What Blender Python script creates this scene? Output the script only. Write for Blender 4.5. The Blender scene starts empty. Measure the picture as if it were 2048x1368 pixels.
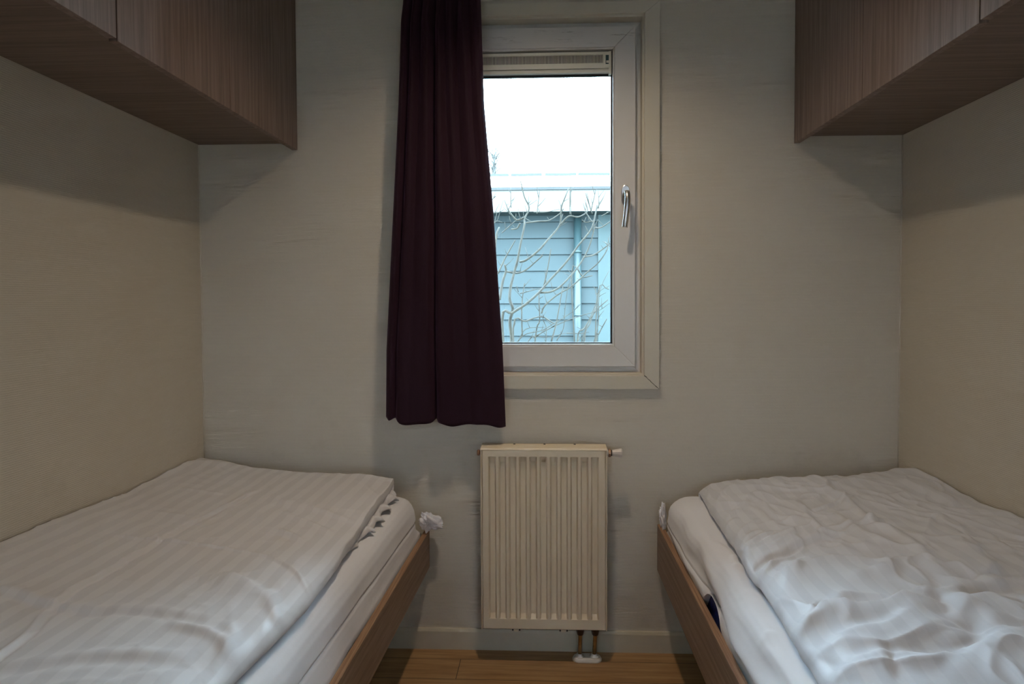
import bpy, math, random
import numpy as np
from mathutils import Vector, Matrix, Euler

SC = bpy.context.scene
C = SC.collection
random.seed(7)

# ------------------------------------------------------------------ camera
F, CX, CY = 1317.0, 1043.0, 646.6
cam_d = bpy.data.cameras.new('camera')
cam = bpy.data.objects.new('camera', cam_d); C.objects.link(cam)
cam_d.sensor_width = 36.0
cam_d.sensor_fit = 'HORIZONTAL'
cam_d.lens = F / 2048 * 36.0
cam_d.shift_x = -(CX - 1024) / 2048
cam_d.shift_y = (CY - 684) / 2048
cam_d.clip_start = 0.02
cam_d.clip_end = 200
R_ = Matrix.Rotation(.042137, 4, 'Z') @ Matrix.Rotation(math.pi/2 - .031267, 4, 'X') @ Matrix.Rotation(-.003741, 4, 'Z')
cam.matrix_world = Matrix.Translation((0, -2.24, 1.197)) @ R_
SC.camera = cam

# ------------------------------------------------------------------ view, sky
SC.view_settings.view_transform = 'Standard'
SC.view_settings.look = 'None'
SC.view_settings.gamma = 1.0
SC.view_settings.use_curve_mapping = False
SC.view_settings.exposure = -0.08

W = bpy.data.worlds.new('overcast'); SC.world = W
W.use_nodes = True
bg = W.node_tree.nodes['Background']
bg.inputs['Color'].default_value = (.70, .84, 1.0, 1)
bg.inputs['Strength'].default_value = 34.0
LAMP_POWER = 35.5
LAMP_COLOR = (1.0, .81, .60)
LAMP_POS = (-.02, -.64, 2.355)

# ------------------------------------------------------------------ materials
def new_mat(name):
    m = bpy.data.materials.new(name); m.use_nodes = True
    nt = m.node_tree
    return m, nt, nt.nodes, nt.links, nt.nodes['Principled BSDF']

def coords(nodes, links, scale=(1, 1, 1), rot=(0, 0, 0)):
    tc = nodes.new('ShaderNodeTexCoord'); mp = nodes.new('ShaderNodeMapping')
    mp.inputs['Scale'].default_value = scale
    mp.inputs['Rotation'].default_value = rot
    links.new(tc.outputs['Object'], mp.inputs['Vector'])
    return mp.outputs['Vector']

def noise(nodes, links, vec, scale, detail=3, rough=.5):
    n = nodes.new('ShaderNodeTexNoise')
    n.inputs['Scale'].default_value = scale
    n.inputs['Detail'].default_value = detail
    n.inputs['Roughness'].default_value = rough
    links.new(vec, n.inputs['Vector'])
    return n.outputs['Fac']

def ramp(nodes, links, fac, stops):
    r = nodes.new('ShaderNodeValToRGB')
    e = r.color_ramp.elements
    e[0].position, e[0].color = stops[0][0], (*stops[0][1], 1)
    e[1].position, e[1].color = stops[-1][0], (*stops[-1][1], 1)
    for p, c in stops[1:-1]:
        k = e.new(p); k.color = (*c, 1)
    links.new(fac, r.inputs['Fac'])
    return r.outputs['Color']

def bump(nodes, links, height, bsdf, dist, strength=1.0, chain=None):
    b = nodes.new('ShaderNodeBump')
    b.inputs['Strength'].default_value = strength
    b.inputs['Distance'].default_value = dist
    links.new(height, b.inputs['Height'])
    if chain is not None: links.new(chain, b.inputs['Normal'])
    links.new(b.outputs['Normal'], bsdf.inputs['Normal'])
    return b.outputs['Normal']

def plain(name, col, rough=.5, metal=0.0, var=.0, vscale=20, spec=.5):
    m, nt, N, L, b = new_mat(name)
    b.inputs['Roughness'].default_value = rough
    b.inputs['Metallic'].default_value = metal
    b.inputs['Specular IOR Level'].default_value = spec
    v = coords(N, L)
    f = noise(N, L, v, vscale, 4)
    c0 = tuple(max(0, c*(1-var)) for c in col); c1 = tuple(min(1, c*(1+var)) for c in col)
    L.new(ramp(N, L, f, [(.3, c0), (.7, c1)]), b.inputs['Base Color'])
    return m

def wallpaper(name, axis):
    """cream paper with a fine woven, horizontally ribbed relief"""
    m, nt, N, L, b = new_mat(name)
    b.inputs['Roughness'].default_value = .75
    b.inputs['Specular IOR Level'].default_value = .25
    v = coords(N, L)
    big = noise(N, L, v, 1.7, 5, .6)
    col = ramp(N, L, big, [(.25, (.635, .585, .495)), (.75, (.680, .630, .540))])
    # grubby rub marks low on the wall
    sp = N.new('ShaderNodeSeparateXYZ'); tc = N.new('ShaderNodeTexCoord')
    L.new(tc.outputs['Object'], sp.inputs[0])
    dirt = noise(N, L, v, 5.5, 6, .65)
    dm = ramp(N, L, dirt, [(.56, (0, 0, 0)), (.72, (1, 1, 1))])
    hz = N.new('ShaderNodeMapRange'); hz.inputs[1].default_value = .95; hz.inputs[2].default_value = .55
    L.new(sp.outputs['Z'], hz.inputs[0])
    mu = N.new('ShaderNodeMath'); mu.operation = 'MULTIPLY'; L.new(dm, mu.inputs[0]); L.new(hz.outputs[0], mu.inputs[1])
    mu2 = N.new('ShaderNodeMath'); mu2.operation = 'MULTIPLY'; L.new(mu.outputs[0], mu2.inputs[0]); mu2.inputs[1].default_value = .35
    mx = N.new('ShaderNodeMixRGB'); L.new(mu2.outputs[0], mx.inputs['Fac']); L.new(col, mx.inputs['Color1'])
    mx.inputs['Color2'].default_value = (.40, .35, .27, 1)
    L.new(mx.outputs[0], b.inputs['Base Color'])
    sc = (170, 170, 420)
    v2 = coords(N, L, sc)
    weave = noise(N, L, v2, 1.0, 2, .5)
    wv = N.new('ShaderNodeTexWave'); wv.wave_type = 'BANDS'; wv.bands_direction = 'Z'
    wv.inputs['Scale'].default_value = 62; wv.inputs['Distortion'].default_value = 1.5
    wv.inputs['Detail'].default_value = 1; wv.inputs['Detail Scale'].default_value = 4
    L.new(coords(N, L), wv.inputs['Vector'])
    ad = N.new('ShaderNodeMath'); ad.operation = 'ADD'; L.new(weave, ad.inputs[0]); L.new(wv.outputs['Fac'], ad.inputs[1])
    bump(N, L, ad.outputs[0], b, .0006, .55)
    return m

def wood(name, scale, cols, rough=.42, bands=None):
    m, nt, N, L, b = new_mat(name)
    b.inputs['Roughness'].default_value = rough
    b.inputs['Specular IOR Level'].default_value = .4
    v = coords(N, L, scale)
    f1 = noise(N, L, v, 1.0, 6, .62)
    b.inputs['Roughness'].default_value = .52; b.inputs['Specular IOR Level'].default_value = .28
    v2 = coords(N, L, tuple(s*4.5 for s in scale))
    f2 = noise(N, L, v2, 1.0, 3, .6)
    mx = N.new('ShaderNodeMath'); mx.operation = 'MULTIPLY_ADD'
    L.new(f2, mx.inputs[0]); mx.inputs[1].default_value = .38; L.new(f1, mx.inputs[2])
    L.new(ramp(N, L, mx.outputs[0], [(.50, cols[0]), (.68, cols[1]), (.86, cols[2])]), b.inputs['Base Color'])
    bump(N, L, f2, b, .0004, .35)
    return m

def satin(name, ca, cb, period, axis='X', off=0.0, rough=.55, crinkle=.0012):
    """bed linen: tone-on-tone woven stripes along the bed"""
    m, nt, N, L, b = new_mat(name)
    b.inputs['Specular IOR Level'].default_value = .35
    b.inputs['Sheen Weight'].default_value = .25
    b.inputs['Sheen Roughness'].default_value = .4
    tc = N.new('ShaderNodeTexCoord'); uv = N.new('ShaderNodeUVMap'); uv.uv_map = 'cloth'
    sp = N.new('ShaderNodeSeparateXYZ'); L.new(uv.outputs['UV'], sp.inputs[0])
    if period:
        a = N.new('ShaderNodeMath'); a.operation = 'MULTIPLY_ADD'; L.new(sp.outputs['X'], a.inputs[0])
        a.inputs[1].default_value = 2*math.pi/period; a.inputs[2].default_value = off
        s = N.new('ShaderNodeMath'); s.operation = 'SINE'; L.new(a.outputs[0], s.inputs[0])
        mr = N.new('ShaderNodeMapRange'); mr.inputs[1].default_value = -.18; mr.inputs[2].default_value = .18
        L.new(s.outputs[0], mr.inputs[0])
        mx = N.new('ShaderNodeMixRGB'); L.new(mr.outputs[0], mx.inputs['Fac'])
        mx.inputs['Color1'].default_value = (*ca, 1); mx.inputs['Color2'].default_value = (*cb, 1)
        L.new(mx.outputs[0], b.inputs['Base Color'])
        rr = N.new('ShaderNodeMapRange'); rr.inputs[3].default_value = rough+.12; rr.inputs[4].default_value = rough-.12
        L.new(mr.outputs[0], rr.inputs[0]); L.new(rr.outputs[0], b.inputs['Roughness'])
    else:
        b.inputs['Base Color'].default_value = (*ca, 1)
        b.inputs['Roughness'].default_value = rough
    v = coords(N, L)
    f = noise(N, L, v, 28, 4, .55)
    f2 = noise(N, L, v, 9, 3, .5)
    ad = N.new('ShaderNodeMath'); ad.operation = 'ADD'; L.new(f, ad.inputs[0]); L.new(f2, ad.inputs[1])
    bump(N, L, ad.outputs[0], b, crinkle, .6)
    return m

M = {}
M['wall'] = wallpaper('wallpaper', 'Z')
M['ceiling'] = plain('ceiling paint', (.74, .72, .66), .85, var=.02)
M['floor'] = None
M['baseboard'] = plain('cream baseboard', (.60, .55, .43), .5, var=.03)
M['casing'] = plain('cream painted casing', (.66, .61, .50), .45, var=.02, vscale=6)
M['pvc'] = None
M['gasket'] = plain('black gasket', (.012, .013, .018), .5)
M['white_plastic'] = plain('white plastic', (.78, .76, .70), .35, var=.02)
M['vent'] = plain('vent aluminium', (.80, .78, .68), .4, var=.02)
M['vent_shade'] = plain('vent dark', (.02, .024, .028), .6)  # backing behind the bars, shade of the slot recess put into its colour
M['slider'] = plain('vent slider', (.03, .09, .10), .4)
M['steel'] = plain('satin steel', (.62, .60, .57), .28, 1.0, var=.03)
M['radiator'] = plain('radiator enamel', (.78, .67, .50), .38, var=.02, vscale=8)
M['brass'] = plain('aged brass', (.34, .20, .12), .38, .9, var=.1)
M['copper'] = plain('aged copper pipe', (.48, .32, .14), .35, .9, var=.2, vscale=60)
M['rubber'] = plain('black rubber', (.02, .018, .016), .6, var=.1)
M['nut'] = plain('dark fitting', (.05, .028, .018), .45, .3, var=.1)
M['knob'] = plain('white knob', (.72, .66, .60), .35, var=.02)
M['wood_v'] = wood('taupe oak vertical', (85, 85, 2.6), [(.165, .115, .092), (.225, .160, .130), (.290, .212, .176)])
M['wood_x'] = wood('taupe oak across', (2.6, 85, 85), [(.145, .098, .073), (.185, .128, .098), (.225, .160, .124)])
M['wood_y'] = wood('taupe oak along', (85, 2.4, 85), [(.20, .130, .088), (.27, .18, .122), (.34, .235, .165)])
M['plywood'] = wood('layered plywood edge', (420, 3, 420), [(.20, .10, .055), (.33, .19, .11), (.46, .30, .18)])
M['duvet'] = satin('satin striped cotton', (.72, .715, .74), (.785, .78, .805), .046)
M['duvet_r'] = satin('satin striped cotton right', (.695, .715, .775), (.74, .76, .82), .046, off=1.0)
M['sheet'] = satin('plain white sheet', (.86, .87, .92), (.8, .8, .8), 0, rough=.7, crinkle=.001)
M['mattress'] = plain('navy mattress cover', (.010, .022, .16), .6, var=.7, vscale=90)
M['curtain'] = None
M['clad'] = plain('blue grey cladding', (0.0072, 0.0189, 0.0211), .7, var=.05, vscale=1.5)
M['clad_pale'] = plain('pale blue panel', (0.0197, 0.0372, 0.0378), .7, var=.05)
M['fascia'] = plain('white fascia', (0.0726, 0.0733, 0.0670), .5, var=.04)
M['roof'] = plain('pale roofing', (.80, .84, .84), .8, var=.05)
M['ridge'] = plain('grey ridge strip', (0.0095, 0.0123, 0.0116), .6, var=.2, vscale=4)
M['pipe_grey'] = plain('pale downpipe', (0.0151, 0.0310, 0.0330), .45, var=.06)
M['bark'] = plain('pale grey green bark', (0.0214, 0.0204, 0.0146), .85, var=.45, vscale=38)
M['bark_hazed'] = plain('distant twigs', (0.0605, 0.0618, 0.0562), .9, var=.1)  # paler than the near bark, haze put into the colour
M['grass'] = plain('grass', (0.0182, 0.0258, 0.0082), .9, var=.4, vscale=3)
M['lamp'] = plain('white enamel', (.8, .8, .78), .4)

def floor_mat():
    m, nt, N, L, b = new_mat('oak laminate')
    b.inputs['Roughness'].default_value = .38
    br = N.new('ShaderNodeTexBrick')
    br.offset = .37
    br.inputs['Scale'].default_value = 1.0
    br.inputs['Brick Width'].default_value = 1.25; br.inputs['Row Height'].default_value = .118
    br.inputs['Mortar Size'].default_value = .0012
    br.inputs['Color1'].default_value = (.25, .25, .25, 1); br.inputs['Color2'].default_value = (.8, .8, .8, 1)
    br.inputs['Mortar'].default_value = (.5, .5, .5, 1)
    v = coords(N, L)
    mp = N.new('ShaderNodeMapping'); mp.inputs['Location'].default_value = (.3, .073, 0)
    L.new(v, mp.inputs['Vector']); L.new(mp.outputs[0], br.inputs['Vector'])
    sh = N.new('ShaderNodeVectorMath'); sh.operation = 'ADD'
    L.new(br.outputs['Color'], sh.inputs[0]); L.new(v, sh.inputs[1])
    mp2 = N.new('ShaderNodeMapping'); mp2.inputs['Scale'].default_value = (5, 70, 70)
    L.new(sh.outputs[0], mp2.inputs['Vector'])
    f = noise(N, L, mp2.outputs[0], 1.0, 6, .65)
    c = ramp(N, L, f, [(.28, (.29, .155, .060)), (.5, (.41, .24, .10)), (.75, (.53, .34, .165))])
    mx = N.new('ShaderNodeMixRGB'); L.new(br.outputs['Fac'], mx.inputs['Fac']); L.new(c, mx.inputs['Color1'])
    mx.inputs['Color2'].default_value = (.05, .025, .012, 1)
    L.new(mx.outputs[0], b.inputs['Base Color'])
    bump(N, L, f, b, .0005, .3)
    return m
M['floor'] = floor_mat()

def pvc_mat():
    """white window profile with grey scuffs along the top rail"""
    m, nt, N, L, b = new_mat('white window plastic scuffed')
    b.inputs['Roughness'].default_value = .32
    v = coords(N, L)
    sp = N.new('ShaderNodeSeparateXYZ'); L.new(v, sp.inputs[0])
    v2 = coords(N, L, (9, 9, 95))
    f = noise(N, L, v2, 1.0, 7, .7)
    r = ramp(N, L, f, [(.58, (0, 0, 0)), (.66, (1, 1, 1))])
    up = N.new('ShaderNodeMapRange'); up.inputs[1].default_value = 2.065; up.inputs[2].default_value = 2.085
    L.new(sp.outputs['Z'], up.inputs[0])
    dn = N.new('ShaderNodeMapRange'); dn.inputs[1].default_value = 2.125; dn.inputs[2].default_value = 2.11
    L.new(sp.outputs['Z'], dn.inputs[0])
    a = N.new('ShaderNodeMath'); a.operation = 'MULTIPLY'; L.new(up.outputs[0], a.inputs[0]); L.new(dn.outputs[0], a.inputs[1])
    a2 = N.new('ShaderNodeMath'); a2.operation = 'MULTIPLY'; L.new(a.outputs[0], a2.inputs[0]); L.new(r, a2.inputs[1])
    a3 = N.new('ShaderNodeMath'); a3.operation = 'MULTIPLY'; L.new(a2.outputs[0], a3.inputs[0]); a3.inputs[1].default_value = .55
    mx = N.new('ShaderNodeMixRGB'); L.new(a3.outputs[0], mx.inputs['Fac'])
    mx.inputs['Color1'].default_value = (.72, .70, .67, 1); mx.inputs['Color2'].default_value = (.25, .22, .18, 1)
    L.new(mx.outputs[0], b.inputs['Base Color'])
    return m
M['pvc'] = pvc_mat()

def curtain_mat():
    m, nt, N, L, b = new_mat('aubergine curtain cloth')
    b.inputs['Roughness'].default_value = .75
    b.inputs['Specular IOR Level'].default_value = .2
    b.inputs['Sheen Weight'].default_value = .12
    b.inputs['Sheen Tint'].default_value = (.8, .4, .6, 1)
    f = noise(N, L, coords(N, L, (900, 900, 250)), 1.0, 2)
    L.new(ramp(N, L, f, [(.3, (.0165, .0042, .0098)), (.7, (.023, .0062, .0140))]), b.inputs['Base Color'])
    bump(N, L, f, b, .0003, .4)
    return m
M['curtain'] = curtain_mat()

def glass_mat():
    m, nt, N, L, b = new_mat('window glass')
    out = N['Material Output']
    N.remove(b)
    tr = N.new('ShaderNodeBsdfTransparent'); tr.inputs[0].default_value = (.90, .97, .975, 1)
    gl = N.new('ShaderNodeBsdfGlossy'); gl.inputs['Roughness'].default_value = .02
    fr = N.new('ShaderNodeFresnel'); fr.inputs['IOR'].default_value = 1.45
    mx = N.new('ShaderNodeMixShader')
    L.new(fr.outputs[0], mx.inputs[0]); L.new(tr.outputs[0], mx.inputs[1]); L.new(gl.outputs[0], mx.inputs[2])
    L.new(mx.outputs[0], out.inputs[0])
    return m
M['glass'] = glass_mat()

def emit_mat():
    m, nt, N, L, b = new_mat('lamp lens')
    b.inputs['Emission Color'].default_value = (1, .8, .55, 1)
    b.inputs['Emission Strength'].default_value = 6
    return m
M['lens'] = emit_mat()

# ------------------------------------------------------------------ mesh helpers
class MB:
    def __init__(s): s.v = []; s.f = []; s.sm = []
    def add(s, vs, fs, smooth=False):
        o = len(s.v); s.v += [tuple(map(float, p)) for p in vs]
        s.f += [tuple(o+i for i in f) for f in fs]; s.sm += [smooth]*len(fs)
    def box(s, x0, x1, y0, y1, z0, z1):
        s.add([(x, y, z) for z in (z0, z1) for y in (y0, y1) for x in (x0, x1)],
              [(0, 2, 3, 1), (4, 5, 7, 6), (0, 1, 5, 4), (2, 6, 7, 3), (0, 4, 6, 2), (1, 3, 7, 5)])
    def prism(s, poly, a, b, axis):
        """poly of 2D points extruded between a and b on axis ('x','y','z')"""
        n = len(poly)
        def P(p, t):
            return {'x': (t, p[0], p[1]), 'y': (p[0], t, p[1]), 'z': (p[0], p[1], t)}[axis]
        s.add([P(p, a) for p in poly]+[P(p, b) for p in poly],
              [tuple(range(n))[::-1], tuple(range(n, 2*n))]+[(i, (i+1) % n, n+(i+1) % n, n+i) for i in range(n)])
    def lathe(s, prof, origin, axis, seg=32, smooth=True):
        """prof = [(t, r)...] along axis from origin"""
        a = Vector(axis).normalized()
        u = a.orthogonal().normalized(); w = a.cross(u)
        vs = []; fs = []
        for t, r in prof:
            for k in range(seg):
                q = 2*math.pi*k/seg
                vs.append(Vector(origin)+a*t+(u*math.cos(q)+w*math.sin(q))*r)
        n = len(prof)
        for i in range(n-1):
            for k in range(seg):
                k2 = (k+1) % seg
                fs.append((i*seg+k, i*seg+k2, (i+1)*seg+k2, (i+1)*seg+k))
        fs.append(tuple(range(seg))[::-1]); fs.append(tuple((n-1)*seg+k for k in range(seg)))
        s.add(vs, fs, smooth)
    def tube(s, pts, rad, seg=8, cap=True):
        pts = [Vector(p) for p in pts]; n = len(pts)
        if not hasattr(rad, '__len__'): rad = [rad]*n
        vs = []; fs = []; prev = None
        for i, p in enumerate(pts):
            t = (pts[min(i+1, n-1)]-pts[max(i-1, 0)]).normalized()
            u = t.orthogonal().normalized() if prev is None else (prev - t*prev.dot(t)).normalized()
            prev = u; w = t.cross(u)
            for k in range(seg):
                q = 2*math.pi*k/seg
                vs.append(p+(u*math.cos(q)+w*math.sin(q))*rad[i])
        for i in range(n-1):
            for k in range(seg):
                k2 = (k+1) % seg
                fs.append((i*seg+k, i*seg+k2, (i+1)*seg+k2, (i+1)*seg+k))
        if cap:
            fs.append(tuple(range(seg))[::-1]); fs.append(tuple((n-1)*seg+k for k in range(seg)))
        s.add(vs, fs, True)
    def build(s, name, mat, parent=None, bevel=0, seg=2):
        me = bpy.data.meshes.new(name)
        me.from_pydata(s.v, [], s.f)
        me.polygons.foreach_set('use_smooth', s.sm)
        me.materials.append(mat); me.update()
        o = bpy.data.objects.new(name, me); C.objects.link(o)
        if parent is not None: attach(o, parent)
        if bevel:
            bv = o.modifiers.new('bevel', 'BEVEL'); bv.width = bevel; bv.segments = seg
            bv.limit_method = 'ANGLE'; bv.angle_limit = math.radians(40); bv.harden_normals = False
        return o

def wpos(o):
    p = Vector(o.location)
    while o.parent: o = o.parent; p = p + o.location
    return p
def attach(o, parent):
    """geometry is written in room coordinates: cancel the parents' offsets"""
    o.parent = parent
    o.location = -wpos(parent)

def empty(name, loc, label=None, cat=None, group=None, kind=None):
    o = bpy.data.objects.new(name, None); o.empty_display_size = .1
    C.objects.link(o); o.location = loc
    tag(o, label, cat, group, kind); return o
def tag(o, label=None, cat=None, group=None, kind=None):
    if label: o['label'] = label
    if cat: o['category'] = cat
    if group: o['group'] = group
    if kind: o['kind'] = kind
    return o

def grid_obj(name, P, mat, parent=None, uv=None, wrap_close=False, base=False):
    """P: (n,m,3) array -> smooth grid mesh, optional flat underside"""
    n, m = P.shape[:2]
    v = P.reshape(-1, 3)
    i = np.arange(n-1)[:, None]*m + np.arange(m-1)[None, :]
    q = np.stack([i, i+1, i+1+m, i+m], -1).reshape(-1, 4)
    faces = [tuple(map(int, r)) for r in q]
    if base:
        per = [j for j in range(m)] + [k*m+m-1 for k in range(1, n)] + [(n-1)*m+j for j in range(m-2, -1, -1)] + [k*m for k in range(n-2, 0, -1)]
        faces.append(tuple(per[::-1]))
    me = bpy.data.meshes.new(name)
    me.from_pydata([tuple(map(float, p)) for p in v], [], faces)
    sm = [True]*len(faces)
    if base: sm[-1] = False
    me.polygons.foreach_set('use_smooth', sm)
    if uv is not None:
        l = me.uv_layers.new(name='cloth')
        idx = np.zeros(len(me.loops), dtype=np.int32); me.loops.foreach_get('vertex_index', idx)
        l.data.foreach_set('uv', uv.reshape(-1, 2)[idx].astype(np.float32).ravel())
    me.materials.append(mat); me.update()
    o = bpy.data.objects.new(name, me); C.objects.link(o)
    if parent is not None: attach(o, parent)
    return o

# value / gradient noise for cloth
def perlin(x, y, seed=0):
    rng = np.random.RandomState(seed); perm = rng.permutation(256); ang = rng.rand(256)*2*np.pi
    xi = np.floor(x).astype(int); yi = np.floor(y).astype(int); xf = x-xi; yf = y-yi
    u = xf*xf*xf*(xf*(xf*6-15)+10); v = yf*yf*yf*(yf*(yf*6-15)+10)
    def g(a, b, dx, dy):
        h = ang[perm[(perm[a & 255]+b) & 255]]
        return np.cos(h)*dx+np.sin(h)*dy
    n00 = g(xi, yi, xf, yf); n10 = g(xi+1, yi, xf-1, yf); n01 = g(xi, yi+1, xf, yf-1); n11 = g(xi+1, yi+1, xf-1, yf-1)
    return (n00*(1-u)+n10*u)*(1-v)+(n01*(1-u)+n11*u)*v
def poly_dist(X, Y, pts):
    """signed distance to polyline, and position along it 0..1"""
    best = np.full(X.shape, 1e9); sd = np.zeros(X.shape); tt = np.zeros(X.shape)
    seg = [math.hypot(pts[i+1][0]-pts[i][0], pts[i+1][1]-pts[i][1]) for i in range(len(pts)-1)]
    tot = sum(seg); acc = 0
    for i in range(len(pts)-1):
        ax, ay = pts[i]; bx, by = pts[i+1]; dx, dy = bx-ax, by-ay; l2 = dx*dx+dy*dy
        t = np.clip(((X-ax)*dx+(Y-ay)*dy)/l2, 0, 1)
        ex = X-ax-t*dx; ey = Y-ay-t*dy; d = np.hypot(ex, ey)
        k = d < best
        best = np.where(k, d, best)
        sd = np.where(k, d*np.sign(dx*(Y-ay)-dy*(X-ax)), sd)
        tt = np.where(k, (acc+t*seg[i])/tot, tt); acc += seg[i]
    return best, sd, tt
def smooth_line(pts, n=6):
    """Catmull-Rom through the points"""
    P = [np.array(p, float) for p in pts]; P = [2*P[0]-P[1]]+P+[2*P[-1]-P[-2]]
    out = []
    for i in range(1, len(P)-2):
        for k in range(n):
            t = k/n
            out.append(tuple(.5*((2*P[i])+(-P[i-1]+P[i+1])*t+(2*P[i-1]-5*P[i]+4*P[i+1]-P[i+2])*t*t+(-P[i-1]+3*P[i]-3*P[i+1]+P[i+2])*t**3)))
    out.append(tuple(P[-2]))
    return out
def features(X, Y, feats):
    Z = np.zeros(X.shape)
    wx = perlin(X*9, Y*9, 91)*.012; wy = perlin(X*9+7, Y*9+3, 92)*.012
    for kind, amp, w, pts, fade in feats:
        d, s, t = poly_dist(X+wx, Y+wy, smooth_line(pts, 4))
        tp = np.clip(np.minimum(t, 1-t)/fade, 0, 1)**.7 if fade else 1.0
        ends = np.exp(-(np.maximum(d, 0)/(4*w))**2)
        if kind == 'ridge': Z += amp*np.exp(-(s/w)**2)*tp
        elif kind == 'pinch': Z += amp*np.exp(-np.abs(s)/w)*tp
        elif kind == 'fold': Z += amp*(s/w)*np.exp(-(s/w)**2)*1.6*tp
        elif kind == 'lip':                       # steep on one side, long soft slope on the other
            Z += amp*np.where(s > 0, np.exp(-(s/w)**2), np.exp(-(s/(3.5*w))**2))*tp
    return Z

# ------------------------------------------------------------------ room shell
XL, XR, YB, ZC = -1.207, 1.166, -3.6, 2.42
T = .12
WX0, WX1, WZ0, WZ1 = -.405, .345, .925, 2.178        # rough opening in the window wall
b = MB()
b.box(XL-T, WX0, 0, T, 0, ZC); b.box(WX1, XR+T, 0, T, 0, ZC)
b.box(WX0, WX1, 0, T, 0, WZ0); b.box(WX0, WX1, 0, T, WZ1, ZC)
tag(b.build('wall_back', M['wall']), kind='structure')
b = MB(); b.box(XL-T, XL, YB-T, 0, 0, ZC); tag(b.build('wall_left', M['wall']), kind='structure')
b = MB(); b.box(XR, XR+T, YB-T, 0, 0, ZC); tag(b.build('wall_right', M['wall']), kind='structure')
b = MB()
# unseen wall behind the camera: two made-up slots added to let in fill daylight
for x0, x1 in ((XL, -.87), (-.795, .61), (.685, XR)): b.box(x0, x1, YB-T, YB, 0, ZC)
for x0, x1 in ((-.87, -.795), (.61, .685)): b.box(x0, x1, YB-T, YB, 0, .35); b.box(x0, x1, YB-T, YB, 2.15, ZC)
tag(b.build('wall_front', M['wall']), kind='structure')
b = MB(); b.box(XL-T, XR+T, YB-T, T, -.1, 0); tag(b.build('floor', M['floor']), kind='structure')
b = MB(); b.box(XL-T, XR+T, YB-T, T, ZC, ZC+.1); tag(b.build('ceiling', M['ceiling']), kind='structure')
b = MB()
b.prism([(0, 0), (-.013, 0), (-.013, .062), (-.009, .071), (0, .071)], XL, XR, 'x')
tag(b.build('baseboard_back', M['baseboard']), kind='structure')
# thin sealant beads in the two corners
b = MB(); b.tube([(XL+.001, -.001, .0), (XL+.001, -.001, ZC)], .0022, 6); tag(b.build('trim_1', M['wall']), kind='structure')
b = MB(); b.tube([(XR-.001, -.001, .0), (XR-.001, -.001, ZC)], .0022, 6); tag(b.build('trim_2', M['wall']), kind='structure')

# ------------------------------------------------------------------ window
win = empty('window_1', (0, 0, .90), kind='structure')
def ring(bm, xo0, xo1, zo0, zo1, xi0, xi1, zi0, zi1, y0, y1, gap=0.0, bev=0.0):
    """four mitred boards; y0 = room side, y1 = outdoors side. bev slopes the inner edge"""
    parts = [((xo0, zo0), (xo1, zo0), (xi1, zi0), (xi0, zi0)),
             ((xo1, zo0+gap), (xo1, zo1), (xi1, zi1), (xi1, zi0+gap*.6)),
             ((xo1, zo1), (xo0, zo1), (xi0, zi1), (xi1, zi1)),
             ((xo0, zo1), (xo0, zo0), (xi0, zi0), (xi0, zi1))]
    cx, cz = (xi0+xi1)/2, (zi0+zi1)/2
    for p in parts:
        f = []
        for k, (x, z) in enumerate(p):
            inner = k >= 2
            f.append((x, y0, z))
        g = []
        for k, (x, z) in enumerate(p):
            if k >= 2 and bev:
                x += bev if x < cx else -bev; z += bev if z < cz else -bev
            g.append((x, y1, z))
        bm.add(f+g, [(3, 2, 1, 0), (4, 5, 6, 7)]+[(i, (i+1) % 4, 4+(i+1) % 4, 4+i) for i in range(4)])
# casing on the wall face and its lining into the reveal
b = MB(); ring(b, -.455, .369, .904, 2.195, -.405, .319, .950, 2.155, -.017, .0, gap=.0)
cas = b.build('casing', M['casing'], win, bevel=.0015)
b = MB(); ring(b, -.404, .3445, .926, 2.177, -.398, .3125, .9565, 2.149, .0005, .045)
b.build('reveal_lining', M['casing'], win)
# open mitre at the lower right corner of the casing
b = MB()
cr = [(.3185, .9505), (.327, .945), (.331, .939), (.338, .934), (.342, .928), (.349, .9225), (.356, .916), (.363, .910), (.3685, .905)]
for i in range(len(cr)-1):
    (x0, z0), (x1, z1) = cr[i], cr[i+1]; w0 = .0008 if i % 3 else .0013
    b.add([(x0, -.0174, z0-w0), (x1, -.0174, z1-w0), (x1, -.0174, z1+w0), (x0, -.0174, z0+w0),
           (x0, -.0165, z0-w0), (x1, -.0165, z1-w0), (x1, -.0165, z1+w0), (x0, -.0165, z0+w0)],
          [(0, 1, 2, 3), (7, 6, 5, 4), (0, 4, 5, 1), (2, 6, 7, 3), (1, 5, 6, 2), (0, 3, 7, 4)])
o = b.build('crack', M['rubber'], win); o['label'] = 'dark open mitre crack'
b = MB(); ring(b, -.4045, .3445, .9255, 2.1775, -.345, .26, 1.0, 2.09, .0452, .090)
b.build('window_frame', M['pvc'], win, bevel=.001)
# opening sash: flat face, sloped glazing bead
b = MB(); ring(b, -.354, .293, .977, 2.129, -.290, .223, 1.047, 2.060, .022, .060)
ring(b, -.290, .223, 1.047, 2.060, -.2822, .2172, 1.0542, 2.0535, .0262, .058)
sash = b.build('sash', M['pvc'], win, bevel=.0016)
b = MB(); ring(b, -.286, .2200, 1.050, 2.057, -.2765, .2118, 1.0590, 2.0480, .046, .0585)
b.build('gasket', M['gasket'], sash)
b = MB(); b.box(-.284, .219, .060, .064, 1.052, 2.055)
b.build('pane', M['glass'], sash)
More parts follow.
